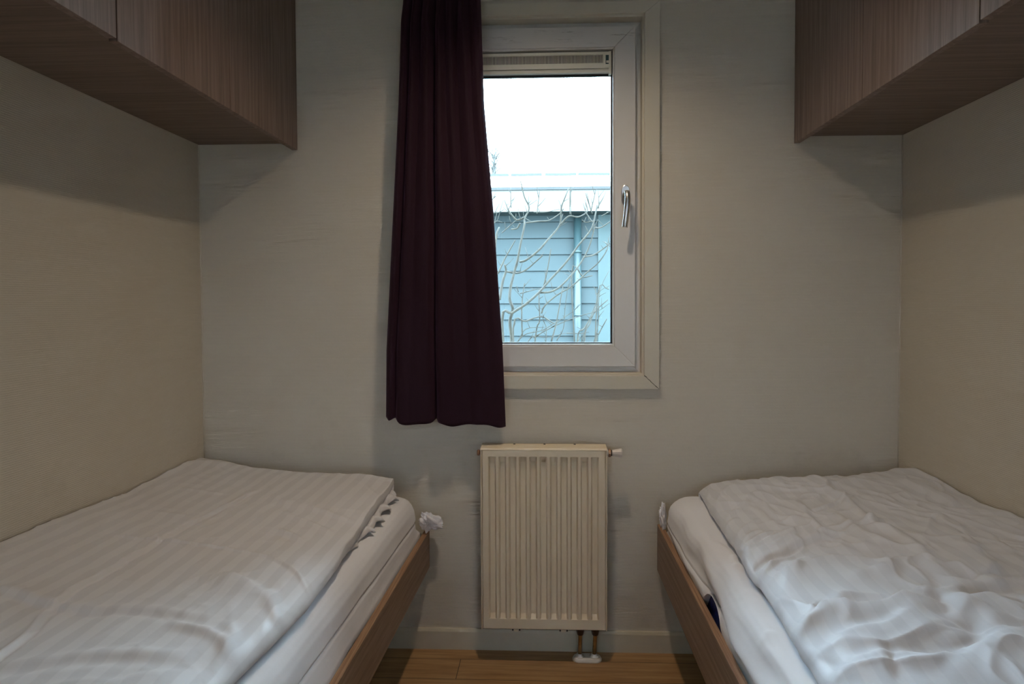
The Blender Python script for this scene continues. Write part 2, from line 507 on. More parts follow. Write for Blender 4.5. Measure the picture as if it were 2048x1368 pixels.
# ventilation grille above the pane
vent = MB()
vent.box(-.276, .205, .030, .058, 2.0380, 2.0470)
vent.box(-.276, .205, .030, .058, 1.9925, 2.0090)
x = -.276
while x < .186:
    vent.box(x, x+.0022, .0305, .036, 2.0085, 2.0385); x += .0049
vent.box(.184, .205, .030, .058, 2.0085, 2.0385)
gr = vent.build('ventilation_grille', M['vent'], win)
b = MB(); b.box(-.276, .190, .0375, .058, 2.0085, 2.0385); b.build('grille_slots', M['vent_shade'], gr)
b = MB(); b.box(-.276, .2125, .036, .0585, 1.9790, 1.9915); b.build('grille_sill', M['vent'], gr, bevel=.001)
b = MB(); b.box(-.276, .2125, .050, .0595, 1.9715, 1.9785); b.build('seal_strip', M['gasket'], gr)
b = MB(); b.box(.1905, .2085, .0265, .0305, 1.996, 2.044); b.box(.204, .2130, .0305, .0585, 1.972, 2.050); b.build('end_cap', M['vent'], gr, bevel=.001)
b = MB(); b.box(.1935, .2035, .0255, .0275, 2.016, 2.034); b.box(.1930, .1950, .0255, .0275, 2.004, 2.034); b.box(.1930, .2030, .0255, .0275, 2.004, 2.0075)
b.build('slider', M['slider'], gr)
# handle
hp = MB()
rose = []
for k in range(24):
    q = 2*math.pi*k/24; rose.append((.259+.0145*math.cos(q), 1.560+.022*math.sin(q)+(.012 if math.sin(q) > 0 else -.012)))
hp.prism(rose, .011, .022, 'y')
h = hp.build('window_handle', M['steel'], sash, bevel=.002)
b = MB(); b.lathe([(0, .010), (.026, .0095), (.030, .0095)], (.260, .012, 1.560), (0, -1, 0), 24)
b.build('handle_neck', M['steel'], h)
lv = smooth_line([(.260, -.012, 1.566), (.2605, -.026, 1.562), (.2605, -.034, 1.545), (.259, -.035, 1.520), (.2565, -.033, 1.49), (.2525, -.031, 1.455), (.2515, -.031, 1.446)], 5)
# the grip is a flattened oval bar
b = MB(); n = len(lv); vs = []; fs = []
for i, p in enumerate(lv):
    p = Vector(p); t = (Vector(lv[min(i+1, n-1)])-Vector(lv[max(i-1, 0)])).normalized()
    u = Vector((1, 0, 0)); u = (u-t*u.dot(t)).normalized(); w = t.cross(u)
    for k in range(20):
        q = 2*math.pi*k/20; vs.append(p+u*math.cos(q)*.0092+w*math.sin(q)*.0062)
for i in range(n-1):
    for k in range(20): fs.append((i*20+k, i*20+(k+1) % 20, (i+1)*20+(k+1) % 20, (i+1)*20+k))
fs.append(tuple(range(20))[::-1]); fs.append(tuple((n-1)*20+k for k in range(20)))
b.add(vs, fs, True); b.build('grip', M['steel'], h)

# ------------------------------------------------------------------ curtain
def interp(z, tab):
    zs = [t[0] for t in tab]; xs = [t[1] for t in tab]
    return np.interp(z, zs[::-1], xs[::-1]) if zs[0] > zs[-1] else np.interp(z, zs, xs)
def make_curtain():
    root = empty('curtain', (-.35, -.085, .80), 'dark aubergine gathered curtain hanging over the left half of the window', 'curtain')
    nu, nv = 260, 150
    u = np.linspace(0, 1, nu)[None, :]; s = np.linspace(0, 1, nv)[:, None]
    zt, zb = 2.33, .80
    left = [(2.33, -.470), (2.18, -.474), (2.12, -.482), (1.86, -.493), (1.04, -.542), (.80, -.546)]
    right = [(2.33, -.226), (2.17, -.221), (1.85, -.212), (1.5, -.184), (1.065, -.156), (.80, -.146)]
    z = zt+(zb-zt)*s
    xl = interp(z, left); xr = interp(z, right)
    U = np.broadcast_to(u, (nv, nu)); Sx = np.broadcast_to(s, (nv, nu))
    X = xl+(xr-xl)*U
    Y = np.full((nv, nu), -.090)
    # valleys: u at top, u at bottom, depth top, depth bottom, width top, width bottom
    vals = [(.10, .080, .045, .018, .034, .018), (.235, .20, .052, .003, .048, .06), (.40, .417, .058, .038, .045, .024),
            (.53, .60, .050, .006, .045, .08), (.68, .72, .058, .010, .060, .09), (.84, .90, .030, .003, .05, .08)]
    for ut, ub, dt, db, wt, wb in vals:
        uc = ut+(ub-ut)*Sx; d = dt+(db-dt)*Sx**.75; w = wt+(wb-wt)*Sx
        Y = Y + d*np.exp(-np.abs((U-uc)/w)**1.5)
    Y = Y + .006*np.sin(U*np.pi*2*3.2+1)*Sx
    Y = Y + .022*np.clip((U-.93)/.07, 0, 1)**2 + .018*np.clip((.05-U)/.05, 0, 1)**2
    Y = Y + .003*perlin(U*7, Sx*5, 3) + .004*(1-Sx)*perlin(U*24, Sx*6, 4)
    X = X + .004*perlin(U*5, Sx*6, 8)*np.sin(np.pi*U)
    hem = .0045*np.sin(U*17+.9)+.002*np.sin(U*31) - .010*U + .010*np.exp(-((U-.08)/.03)**2) + .008*np.exp(-((U-.417)/.02)**2)
    hem = hem + .014*np.clip((.03-U)/.03, 0, 1)
    Z = np.broadcast_to(z, (nv, nu)) + hem*Sx**14
    o = grid_obj('drape', np.stack([X, Y, Z], -1), M['curtain'], root)
    so = o.modifiers.new('thick', 'SOLIDIFY'); so.thickness = .0016; so.offset = 0
    # header tape
    b = MB(); b.box(-.47, -.226, -.112, -.074, 2.325, 2.345)
    b.build('heading_tape', M['curtain'], root)
make_curtain()
rail = empty('curtain_rail', (0, -.02, 2.35), 'white curtain rail fixed above the window', 'curtain rail')
b = MB(); b.box(-.56, .44, -.105, -.081, 2.345, 2.365); b.build('track', M['white_plastic'], rail)
for xx in (-.5, .38):
    b = MB(); b.box(xx-.012, xx+.012, -.1, .0, 2.362, 2.372); b.build('bracket', M['white_plastic'], rail)

# ------------------------------------------------------------------ radiator
def make_radiator():
    root = empty('radiator', (-.02, -.07, .117), 'cream ribbed panel radiator on the wall below the window', 'radiator')
    x0, x1, z0, z1, yf = -.222, .1825, .119, .716, -.100
    cxs = [-.2035+.0336*k+.0 for k in range(11)]
    cxs = [-.1885+.0336*k for k in range(11)]
    xs = sorted(set([x0, x0+.0035, x1-.0035, x1]+[c+d for c in cxs for d in (-.0135, -.0125, -.0095, -.0085, -.003, .003, .0085, .0095, .0125, .0135)]))
    xs = np.array(xs)
    zr0, zr1 = .153, .694
    zs = np.array([z0, z0+.0035, zr0-.004, zr0, zr0+.002, zr0+.013, zr0+.015, .3, .45, .6, zr1-.022, zr1-.019, zr1-.002, zr1, z1-.0035, z1])
    X, Z = np.meshgrid(xs, zs)
    rx = np.zeros_like(X)
    for c in cxs:
        rx = np.maximum(rx, np.clip((.0135-np.abs(X-c))/.005, 0, 1))
    rzb = np.clip((Z-zr0)/.014, 0, 1); rzt = np.clip((zr1-Z)/.020, 0, 1)
    Y = yf + .0135*rx*np.minimum(rzb, rzt)
    edge = (X <= x0+1e-6) | (X >= x1-1e-6) | (Z <= z0+1e-6) | (Z >= z1-1e-6)
    Y = np.where(edge, yf+.005, Y)
    p = grid_obj('front_panel', np.stack([X, Y, Z], -1), M['radiator'], root)
    p.modifiers.new('sol', 'SOLIDIFY').thickness = -.0015
    es = p.modifiers.new('split', 'EDGE_SPLIT'); es.split_angle = math.radians(22)
    b = MB(); b.box(x0+.004, x1-.004, -.052, -.046, z0+.01, z1-.02); b.build('rear_panel', M['radiator'], root)
    # convector fins between the panels
    b = MB()
    for k in range(20):
        xx = x0+.012+k*.0197; b.box(xx, xx+.001, -.090, -.053, z0+.03, z1-.03)
    b.build('convector_fins', M['radiator'], root)
    for side, (a, c) in enumerate(((-.2275, -.2235), (.184, .188))):
        b = MB(); b.box(a, c, -.0985, -.040, .116, .7145); b.build('side_panel', M['radiator'], root, bevel=.0012)
    # top grille: a folded plate, dark boxes stand in for its shaded slots
    b = MB()
    b.prism([(-.1025, .7145), (-.0985, .7205), (-.0395, .7235), (-.0385, .7145), (-.0415, .7145), (-.0425, .7205), (-.0970, .7175), (-.0995, .7145)], -.2270, .1875, 'x')
    g = b.build('top_grille', M['radiator'], root, bevel=.001)
    for xx in (-.118, -.017, .084):
        b = MB(); b.box(xx-.0035, xx+.0035, -.052, -.044, .7215, .7240); b.build('grille_slot', M['rubber'], g)
    b = MB(); b.lathe([(0, .007), (.006, .007), (.006, .010), (.012, .010), (.014, .007)], (-.2270, -.07, .699), (-1, 0, 0), 20)
    b.build('blanking_plug', M['brass'], root)
    # thermostat valve
    b = MB(); b.lathe([(0, .010), (.004, .010), (.006, .0085)], (.188, -.07, .700), (1, 0, 0), 24); b.build('valve_body', M['white_plastic'], root)
    b = MB(); b.lathe([(0, .0115), (.001, .0135), (.0075, .0135), (.009, .0115)], (.1935, -.07, .700), (1, 0, 0), 24, False); b.build('locking_ring', M['brass'], root)
    b = MB(); b.lathe([(0, .010), (.003, .010)], (.2025, -.07, .700), (1, 0, 0), 24); b.build('gasket_ring', M['rubber'], root)
    b = MB()
    prof = [(0, .0085), (.003, .0105), (.008, .0110), (.028, .0150), (.032, .0150), (.034, .0130)]
    b.lathe(prof, (.2050, -.07, .700), (1, 0, 0), 10, False); b.build('thermostat_knob', M['knob'], root, bevel=.0012)
    # lower wall clips
    for xx in (-.112, .045):
        b = MB(); b.box(xx-.007, xx+.007, -.097, -.060, .109, .1165); cl = b.build('clip', M['radiator'], root, bevel=.001)
        b = MB()
        for sgn in (-1, 1): b.lathe([(0, .0035), (.004, .0035)], (xx+sgn*.0115-.002, -.09, .1125), (1, 0, 0), 12)
        b.build('rubber_stop', M['rubber'], cl)
    for xx, xb in ((.101, .099), (.151, .147)):
        b = MB(); b.tube([(xx, -.066, .12), (xx, -.066, .095), (xb, -.066, .004)], .0065, 16); pp = b.build('pipe', M['copper'], root)
        b = MB(); b.lathe([(0, .0105), (.002, .0130), (.014, .0140), (.022, .0120), (.030, .0100)], (xx, -.066, .118), (0, 0, -1), 8, False); b.build('nut', M['nut'], pp)
    # double floor rosette
    b = MB(); pts = []
    for k in range(40):
        q = 2*math.pi*k/40; c, s = math.cos(q), math.sin(q)
        pts.append((.1235+(.025 if c > 0 else -.025)+.024*c, -.064+.022*s))
    def rim(k, z): return [(.1235+(p[0]-.1235)*k, -.064+(p[1]+.064)*k, z) for p in pts]
    vs = rim(1, .001)+rim(1.0, .006)+rim(.93, .012)+rim(.86, .0135); n = 40
    fs = [tuple(range(n))[::-1], tuple(range(3*n, 4*n))]
    for r in range(3): fs += [(r*n+i, r*n+(i+1) % n, (r+1)*n+(i+1) % n, (r+1)*n+i) for i in range(n)]
    b.add(vs, fs, False)
    for xb in (.099, .147): b.lathe([(0, .0150), (.005, .0145), (.006, .0105), (.011, .0095)], (xb, -.066, .0125), (0, 0, 1), 24)
    b.build('floor_rosette', M['white_plastic'], root)
make_radiator()

# ------------------------------------------------------------------ wall cabinets
def make_cabinet(side):
    s = -1 if side == 'left' else 1
    xw = XL if s < 0 else XR
    xf = -.8590 if s < 0 else .8120
    seams = [-.004, -.478, -.946, -1.414, -1.882, -2.35]
    zb = 1.7445; zd = 1.7215; top = 2.40
    lab = ('taupe wood grain overhead cabinet run above the left bed' if s < 0 else 'taupe wood grain overhead cabinet run above the right bed')
    root = empty('wall_cabinet', (xw, -1.2, zb), lab, 'cabinet')
    xi = xf - s*-.018 if False else xf + s*.019      # back face of the doors
    lo, hi = sorted((xw - s*.001, xi))
    b = MB()
    b.box(lo, hi, -2.35, -.003, top-.018, top)
    b.box(*(sorted((xw - s*.001, xw - s*.012))), -2.35, -.003, zb+.018, top-.018)
    for y in seams:
        y0 = max(y-.009, -2.35); b.box(lo, hi, y0, min(y+.009, -.003), zb+.018, top-.018)
    b.build('carcass', M['wood_v'], root)
    b = MB(); b.box(lo, hi, -2.35, -.003, zb, zb+.0175); b.build('bottom_panel', M['wood_x'], root)
    for i in range(5):
        y0, y1 = seams[i+1], seams[i]
        g = .0008 if i < 1 else .0018
        a, c = sorted((xf, xf + s*.0185))
        b = MB(); b.box(a, c, y0+g, y1-(g if i else 0), zd+(.004 if i >= 2 else 0), top)
        b.build('door', M['wood_v'], root, bevel=.0008)
make_cabinet('left'); make_cabinet('right')

# ------------------------------------------------------------------ beds
def railx(side, y):
    return (-.4130+.026*y) if side < 0 else (.3640-.009*y)
def make_bed(side):
    s = side; xw = XL if s < 0 else XR
    ztop = .415 if s < 0 else .445; zbot = .289
    lab = 'taupe wood bed frame with plywood edged side board %s of the radiator' % ('left' if s < 0 else 'right')
    root = empty('bed_frame', ((xw+railx(s, 0))/2, -1.02, 0), lab, 'bed')
    y0, y1 = -2.03, -.014
    def board(zb, zt, tin, tout, name, mat, parent, bevel=0):
        # side board running along the aisle; tin/tout measured from outer face inward
        b = MB(); v = []
        for y in (y0, y1):
            xo = railx(s, y)
            for z in (zb, zt):
                for t in (tout, tin): v.append((xo+s*t, y, z))
        b.add(v, [(0, 1, 3, 2), (4, 6, 7, 5), (0, 2, 6, 4), (1, 5, 7, 3), (0, 4, 5, 1), (2, 3, 7, 6)])
        return b.build(name, mat, parent, bevel)
    sb = board(zbot, ztop-.0015, .018, .0, 'side_board', M['wood_y'], root)
    board(ztop-.0015, ztop, .0175, .0005, 'plywood_edge', M['plywood'], sb)
    xin = railx(s, -1)+s*.03
    lo, hi = sorted((xin, xw-s*.012))
    for yy in (-.034, -2.0):
        b = MB(); b.box(lo, hi, yy-.009, yy+.009, .26, .375); b.build('end_board', M['wood_x'], root)
    b = MB(); b.box(*sorted((xw-s*.030, xw-s*.012)), -1.989, -.045, .26, .375); b.build('wall_board', M['wood_y'], root)
    for k in range(14):
        yy = -.12-k*.14; b = MB(); b.box(lo+.02, hi-.02, yy-.035, yy+.035, .355, .363); b.build('slat', M['plywood'], root)
    for yy in (-.30, -1.85):
        for xx in (xw-s*.14, railx(s, -1)+s*.22):
            b = MB(); b.box(xx-.022, xx+.022, yy-.022, yy+.022, 0, .355); b.build('leg', M['wood_v'], root)
    # ---- mattress (navy ticking, mostly hidden)
    xm = (-.472 if s < 0 else .398)
    lo, hi = sorted((xm+s*.004, xw-s*.014))
    b = MB(); b.box(lo, hi, -2.02, -.07, .364, .532)
    if s < 0:
        for i, v in enumerate(b.v):
            if v[0] > -.6: b.v[i] = (v[0]+.036*v[1], v[1], v[2])
    o = b.build('mattress', M['mattress'], None, bevel=.045, seg=4)
    tag(o, 'navy blue mattress in the %s bed under the white fitted sheet' % ('left' if s < 0 else 'right'), 'mattress')
    # ---- fitted sheet: top, rounded shoulder, side with a seam, rounded foot end
    prof = [(.62, 0), (.45, 0), (.30, 0), (.20, 0), (.15, 0), (.12, .0), (.095, .0004), (.07, .0012), (.05, .0035), (.034, .0085), (.021, .0170), (.011, .029), (.004, .046),
            (.001, .07), (0, .078), (.0025, .0835), (.0045, .086), (.0025, .0885), (.0, .095), (.0, .11), (.002, .125), (.006, .14), (.010, .155)]
    pd = np.array([p[0] for p in prof]); ph = np.array([p[1] for p in prof])
    t = np.linspace(0, 1, len(prof)); tt = np.linspace(0, 1, 110)
    pd = np.interp(tt, t, pd); ph = np.interp(tt, t, ph)
    wall = [xw-s*.012, ]
    # across: from the wall to the aisle side; along: from the foot end
    fprof = [(0.05, .15), (.010, .12), (0, .09), (0, .06), (.006, .035), (.018, .016), (.04, .005), (.07, .001), (.10, 0)]
    fd = np.interp(np.linspace(0, 1, 44), np.linspace(0, 1, 9), [p[0] for p in fprof]); fh = np.interp(np.linspace(0, 1, 44), np.linspace(0, 1, 9), [p[1] for p in fprof])
    yy = np.concatenate([fd, np.linspace(.112, 1.995, 300)]); yh = np.concatenate([fh, np.zeros(300)])
    yy = -.040-yy
    Yg, D = np.meshgrid(yy, pd, indexing='ij'); HY, HX = np.meshgrid(yh, ph, indexing='ij')
    xe = (-.437+.036*Yg) if s < 0 else (.379-.004*Yg)
    # shoulder narrows towards the very end (rounded corner)
    corner = .05*np.exp(-((Yg+.04)/.045)**2*1.0)*np.clip(1-np.abs(Yg+.04)/.12, 0, 1)
    inw = D + corner*np.clip(1-D/.3, 0, 1)
    zt = .560 if s < 0 else .566
    X = xe+s*inw
    H = HX+HY-HX*HY/.16
    Z = zt-H
    low = np.clip((HX-.092)/.045, 0, 1)
    X = X*(1-low)+(np.vectorize(lambda q: railx(s, q))(Yg)+s*.0205)*low
    w = perlin(X*6, Yg*5, 21+s)*.004+perlin(X*17, Yg*11, 22+s)*.0016
    if s > 0:
        sidefold = .006*np.sin((HX*70)+Yg*6+perlin(Yg*5, HX*12, 5)*3)*np.clip(HX/.03, 0, 1)*np.clip((-.15-Yg)/.3, 0, 1)
        X = X + sidefold
        fe = [('ridge', .007, .010, [(.442, -.50), (.450, -.62), (.446, -.70)], .3), ('ridge', .006, .009, [(.446, -.62), (.475, -.60)], .3),
              ('ridge', .006, .010, [(.437, -.66), (.47, -.68)], .3), ('ridge', .005, .02, [(.42, -.30), (.425, -.6), (.42, -.9)], .3), ('ridge', .004, .012, [(.41, -.82), (.44, -.80), (.46, -.84)], .3),
              ('ridge', .006, .012, [(.39, -.98), (.41, -1.06), (.40, -1.15)], .3), ('ridge', .005, .010, [(.40, -1.0), (.43, -.97)], .3)]
        Z = Z + features(X, Yg, fe)*np.clip(1-HX/.06, 0, 1)
        X = X + .006*perlin(Yg*9, HX*20, 33)*np.clip(HX/.02, 0, 1)
        # the sheet has ridden up and shows the mattress cover
        lift = .070*np.exp(-((Yg+.66)/.085)**4)
        Z = np.maximum(Z, zt-.155+lift-.0)*1.0
        X = X + .012*np.exp(-((Yg+.66)/.12)**2)*np.clip(HX/.06, 0, 1)
    else:
        X = X + .003*perlin(Yg*7, HX*20, 34)*np.clip(HX/.02, 0, 1)
        w = w + features(X, Yg, [('ridge', .004, .012, [(-.46, -.06), (-.462, -.3), (-.47, -.6)], .2), ('ridge', .003, .008, [(-.475, -.07), (-.482, -.25)], .3)])
        X = X - .003*np.abs(np.sin(Yg*9+2))*np.clip((HX-.085)/.05, 0, 1)
    Z = Z+w*np.clip(1-HX/.08, 0, 1)
    uv = np.stack([X, Yg], -1)
    P = np.stack([X, Yg, Z], -1)
    if s > 0: P = P[:, ::-1]; uv = uv[:, ::-1]
    sh = grid_obj('fitted_sheet', P, M['sheet'], None, uv)
    m = sh.modifiers.new('sol', 'SOLIDIFY'); m.thickness = .0012; m.offset = 0
    tag(sh, 'plain white fitted sheet over the %s mattress, %s' % (('left', 'smooth with a side seam') if s < 0 else ('right', 'wrinkled along the aisle edge')), 'sheet')
    return sh
SH = {-1: make_bed(-1), 1: make_bed(1)}

# loose gathered corners of the fitted sheets at the foot of each bed
def crumple(name, c, size, seed, parent, tip):
    n, m = 48, 64
    th = np.linspace(.02, math.pi-.02, n)[:, None]; ph = np.linspace(0, 2*math.pi, m)[None, :]
    nx = np.sin(th)*np.cos(ph); ny = np.sin(th)*np.sin(ph); nz = np.cos(th)*np.ones_like(ph)
    a = perlin(nx*2.4+nz*1.7+5, ny*2.4+nz*.9+9, seed); a2 = perlin(nx*5+nz*4+2, ny*5-nz*3+4, seed+1)
    r = 1+.75*np.abs(a)*np.sign(a)+.45*a2
    X = c[0]+size[0]*nx*r+tip[0]*np.clip(nx*1.2, 0, 1)**2; Y = c[1]+size[1]*ny*r; Z = c[2]+size[2]*nz*r+tip[1]*np.clip(nx, 0, 1)**2
    X[:, -1] = X[:, 0]; Y[:, -1] = Y[:, 0]; Z[:, -1] = Z[:, 0]
    P = np.stack([X, Y, Z], -1)
    return grid_obj(name, P, M['sheet'], parent, np.stack([X, Y], -1))
crumple('gathered_corner', (-.412, -.045, .458), (.026, .020, .026), 5, SH[-1], (.020, -.010))
crumple('gathered_corner', (.377, -.045, .475), (.010, .022, .040), 9, SH[1], (0, 0))

# ---- duvets
EDGE = [(.040, 0), (.022, .02), (.011, .08), (.004, .18), (.0, .33), (.001, .48), (.006, .62), (.015, .74), (.028, .84), (.045, .91), (.068, .955), (.10, .985), (.14, 1.0)]
def edge_samples(n):
    t = np.linspace(0, 1, len(EDGE)); q = np.linspace(0, 1, n)
    k = np.linspace(-1, 1, 9); 
    d = np.interp(q, t, [e[0] for e in EDGE]); h = np.interp(q, t, [e[1] for e in EDGE])
    ker = np.exp(-k*k*3); ker /= ker.sum()
    dp = np.convolve(np.pad(d, 4, 'edge'), ker, 'valid'); hp_ = np.convolve(np.pad(h, 4, 'edge'), ker, 'valid')
    dp[0], hp_[0] = d[0], h[0]
    return dp, hp_
def make_duvet(s):
    xw = (XL+.004) if s < 0 else (XR-.004)
    ed, eh = edge_samples(60)
    rest = np.linspace(.145, 1, 1)
    step = .0062
    if s < 0:
        etab = [(-2.0, -.52), (-1.3, -.520), (-1.12, -.508), (-.98, -.494), (-.86, -.487), (-.65, -.492), (-.37, -.503), (-.085, -.512)]
        ftab = [(-1.21, -.030), (-1.10, -.040), (-1.0, -.075), (-.85, -.090), (-.51, -.105)]
        zb = .562
    else:
        etab = [(-2.0, .405), (-1.2, .424), (-1.04, .431), (-.9, .443), (-.73, .446), (-.5, .456), (-.29, .466), (-.1, .478)]
        ftab = [(.40, -.12), (.47, -.10), (.6, -.08), (.83, -.07), (1.0, -.045), (1.17, -.02)]
        zb = .568
    ny2 = 430
    yd = np.concatenate([ed, ed[-1]+np.linspace(0, 1, ny2+1)[1:]*(1.86-ed[-1])]); yhh = np.concatenate([eh, np.ones(ny2)])
    nx2 = 210
    a = np.concatenate([np.zeros(len(ed)), np.linspace(0, 1, nx2+1)[1:]])       # 0 at shoulder, 1 at wall
    dd = np.concatenate([ed, np.full(nx2, ed[-1])]); xh = np.concatenate([eh, np.ones(nx2)])
    YD, A = np.meshgrid(yd, a, indexing='ij'); YH, _ = np.meshgrid(yhh, a, indexing='ij')
    _, DD = np.meshgrid(yd, dd, indexing='ij'); _, XH = np.meshgrid(yd, xh, indexing='ij')
    Y0 = -.06-YD
    et = sorted(etab); xe = np.interp(Y0, [e[0] for e in et], [e[1] for e in et])
    # smooth bulging along the aisle edge
    amp = .006 if s < 0 else .008
    xe = xe + amp*perlin(Y0*6, Y0*0+3.3, 41+s) + amp*.5*perlin(Y0*15, Y0*0+1.3, 45+s)
    X = xe+s*DD; X = X+(xw-X)*A
    ft = sorted(ftab); yf = np.interp(X, [f[0] for f in ft], [f[1] for f in ft])
    yf = yf + .006*perlin(X*9, X*0+2, 51+s)
    Y = yf-YD
    # crown height
    if s < 0:
        zt = np.interp(X, [-1.21, -1.1, -.95, -.75, -.6, -.5], [.665, .652, .640, .634, .628, .618])
        zt = zt + .018*np.clip((-.5-Y)/.5, 0, 1)*np.clip((-X-.8)/.4, 0, 1)
        zt = zt - .020*np.exp(-((Y+.55)/.22)**2)*np.clip((X+.9)/.3, 0, 1)*0
        zt = zt + .010*np.clip((-.75-Y)/.4, 0, 1)*np.clip((X+.85)/.3, 0, 1)
    else:
        zt = np.interp(X, [.44, .5, .62, .85, 1.02, 1.17], [.616, .622, .635, .643, .645, .658])
        zt = zt + .012*np.clip((-.4-Y)/.5, 0, 1)
    if s < 0:
        # towards the foot end the folded edge is crisp, further up it bulges
        t = np.clip((Y+.95)/.5, 0, 1); crisp = np.clip(XH*2.2, 0, 1)**.8
        XH = XH*(1-t)+crisp*t; YH = np.clip(YH*2.4, 0, 1)**.8
    H = YH*XH
    Z = zb+(zt-zb)*H
    # wrinkles
    if s < 0:
        fe = [('fold', .0055, .0075, [(-.86, -1.45), (-.866, -1.255), (-.908, -1.072), (-.916, -.936), (-.913, -.744), (-.904, -.601), (-.886, -.449), (-.87, -.30)], .06),
              ('ridge', .0038, .0045, [(-1.056, -.749), (-.908, -.751), (-.840, -.756), (-.700, -.787), (-.606, -.830), (-.531, -.883), (-.485, -.933)], .10),
              ('fold', .0045, .016, [(-1.12, -1.045), (-1.040, -1.053), (-.900, -1.085), (-.763, -1.085), (-.673, -1.099), (-.603, -1.109)], .2),
              ('fold', .0045, .02, [(-.95, -1.29), (-.842, -1.283), (-.757, -1.257), (-.657, -1.247), (-.572, -1.241)], .2),
              ('lip', .006, .014, [(-.720, -1.36), (-.658, -1.331), (-.607, -1.298), (-.54, -1.26)], .2),
              ('lip', .009, .011, [(-.720, -.925), (-.680, -.917), (-.620, -.937), (-.575, -.98), (-.535, -1.026)], .3),
              ('ridge', .008, .012, [(-.56, -.96), (-.530, -1.02), (-.487, -1.071)], .3),
              ('ridge', .007, .012, [(-.67, -1.12), (-.644, -1.135), (-.567, -1.163), (-.505, -1.205)], .3),
              ('ridge', .006, .012, [(-.575, -1.10), (-.54, -1.17), (-.53, -1.24)], .3),
              ('ridge', .0055, .012, [(-.70, -.62), (-.662, -.644), (-.573, -.719)], .3),
              ('ridge', .0050, .012, [(-.71, -.52), (-.675, -.540), (-.60, -.59), (-.536, -.640)], .3),
              ('ridge', .0045, .012, [(-.66, -.46), (-.60, -.49), (-.52, -.53)], .3),
              ('fold', .004, .03, [(-.82, -.40), (-.7, -.46), (-.6, -.48)], .3),
              ('ridge', .0035, .010, [(-1.10, -.35), (-1.0, -.37), (-.92, -.36)], .3),
              ('fold', .0035, .03, [(-1.15, -.62), (-1.0, -.60), (-.93, -.63)], .3),
              ('ridge', .007, .030, [(-1.24, -.33), (-1.218, -.184), (-1.17, -.085), (-1.06, -.06)], .25)]
        lo = .006; hi = .0016
    else:
        fe = [('ridge', .010, .016, [(.845, -.06), (.835, -.156), (.814, -.411), (.791, -.596), (.808, -.711), (.778, -.882), (.766, -.954)], .1),
              ('lip', .009, .014, [(.70, -.33), (.686, -.414), (.653, -.600), (.642, -.705)], .3), ('ridge', .007, .013, [(.738, -.50), (.734, -.612), (.728, -.72)], .3),
              ('lip', -.011, .012, [(.422, -.814), (.476, -.768), (.534, -.744), (.604, -.694), (.702, -.665)], .15),
              ('ridge', .008, .010, [(.424, -.855), (.474, -.801), (.522, -.756)], .3), ('ridge', .007, .012, [(.467, -.455), (.517, -.419), (.574, -.346)], .3),
              ('ridge', .006, .012, [(.580, -.30), (.599, -.417), (.591, -.515)], .3), ('ridge', .009, .012, [(.426, -.770), (.472, -.673), (.515, -.632), (.561, -.603)], .25),
              ('ridge', .007, .010, [(.44, -.69), (.48, -.62), (.53, -.58)], .3), ('ridge', .006, .010, [(.52, -.70), (.56, -.67), (.60, -.62)], .3),
              ('ridge', .006, .010, [(.445, -.60), (.50, -.55), (.54, -.50)], .3), ('ridge', .005, .010, [(.45, -.52), (.50, -.47)], .3),
              ('lip', .016, .013, [(.42, -1.075), (.499, -1.035), (.543, -1.045), (.596, -1.040), (.680, -1.008), (.746, -.975)], .2),
              ('ridge', .009, .011, [(.402, -1.109), (.441, -1.080), (.486, -1.050)], .3),
              ('lip', .016, .020, [(.44, -1.16), (.512, -1.135), (.563, -1.125), (.622, -1.09), (.663, -1.06)], .25),
              ('lip', .018, .022, [(.39, -1.27), (.432, -1.24), (.473, -1.222), (.528, -1.222), (.614, -1.235), (.690, -1.205), (.76, -1.18), (.85, -1.20)], .15),
              ('pinch', -.007, .008, [(.768, -.901), (.785, -.927), (.816, -.935), (.880, -.920), (.97, -.90)], .2), ('ridge', .008, .016, [(.775, -.94), (.83, -.96), (.90, -.945)], .3),
              ('lip', .013, .016, [(.960, -.58), (.952, -.645), (.928, -.754), (.902, -.839), (.869, -.924), (.851, -.967)], .25),
              ('lip', .012, .018, [(.70, -1.10), (.763, -1.055), (.796, -1.035), (.86, -1.04)], .25), ('ridge', .008, .02, [(.88, -.505), (.956, -.519), (.979, -.576), (.990, -.637)], .3),
              ('fold', .010, .022, [(.778, -.882), (.766, -.954), (.731, -1.019), (.72, -1.08)], .2), ('fold', .010, .026, [(.745, -1.090), (.710, -1.155), (.654, -1.219)], .25),
              ('ridge', .009, .025, [(1.113, -.203), (1.080, -.403), (1.110, -.472)], .25), ('ridge', .008, .02, [(.66, -.93), (.70, -.86), (.77, -.82)], .3),
              ('fold', .008, .025, [(.83, -1.0), (.86, -1.08), (.84, -1.16)], .3), ('ridge', .006, .018, [(.60, -.90), (.66, -.88), (.70, -.90)], .3),
              ('ridge', .005, .035, [(1.20, -.28), (1.17, -.12), (1.06, -.045), (.96, -.06)], .25)]
        rr = random.Random(11)
        for k in range(46):
            cx, cy = rr.uniform(.47, 1.08), rr.uniform(-1.32, -.2); an = rr.gauss(.9 if cx < .8 else 1.6, .6); l = rr.uniform(.04, .13); cv = rr.uniform(-.02, .02)
            dx, dy = math.cos(an)*l, math.sin(an)*l
            fe.append((rr.choice(['ridge', 'lip', 'fold']), rr.uniform(.002, .0055), rr.uniform(.008, .018), [(cx-dx, cy-dy), (cx-math.sin(an)*cv, cy+math.cos(an)*cv), (cx+dx, cy+dy)], .4))
        lo = .011; hi = .0042
    F_ = features(X, Y, fe)*(1.3 if s < 0 else 1.2)
    wx = perlin(X*4, Y*4, 61+s); wy = perlin(X*4+3, Y*4+8, 62+s)
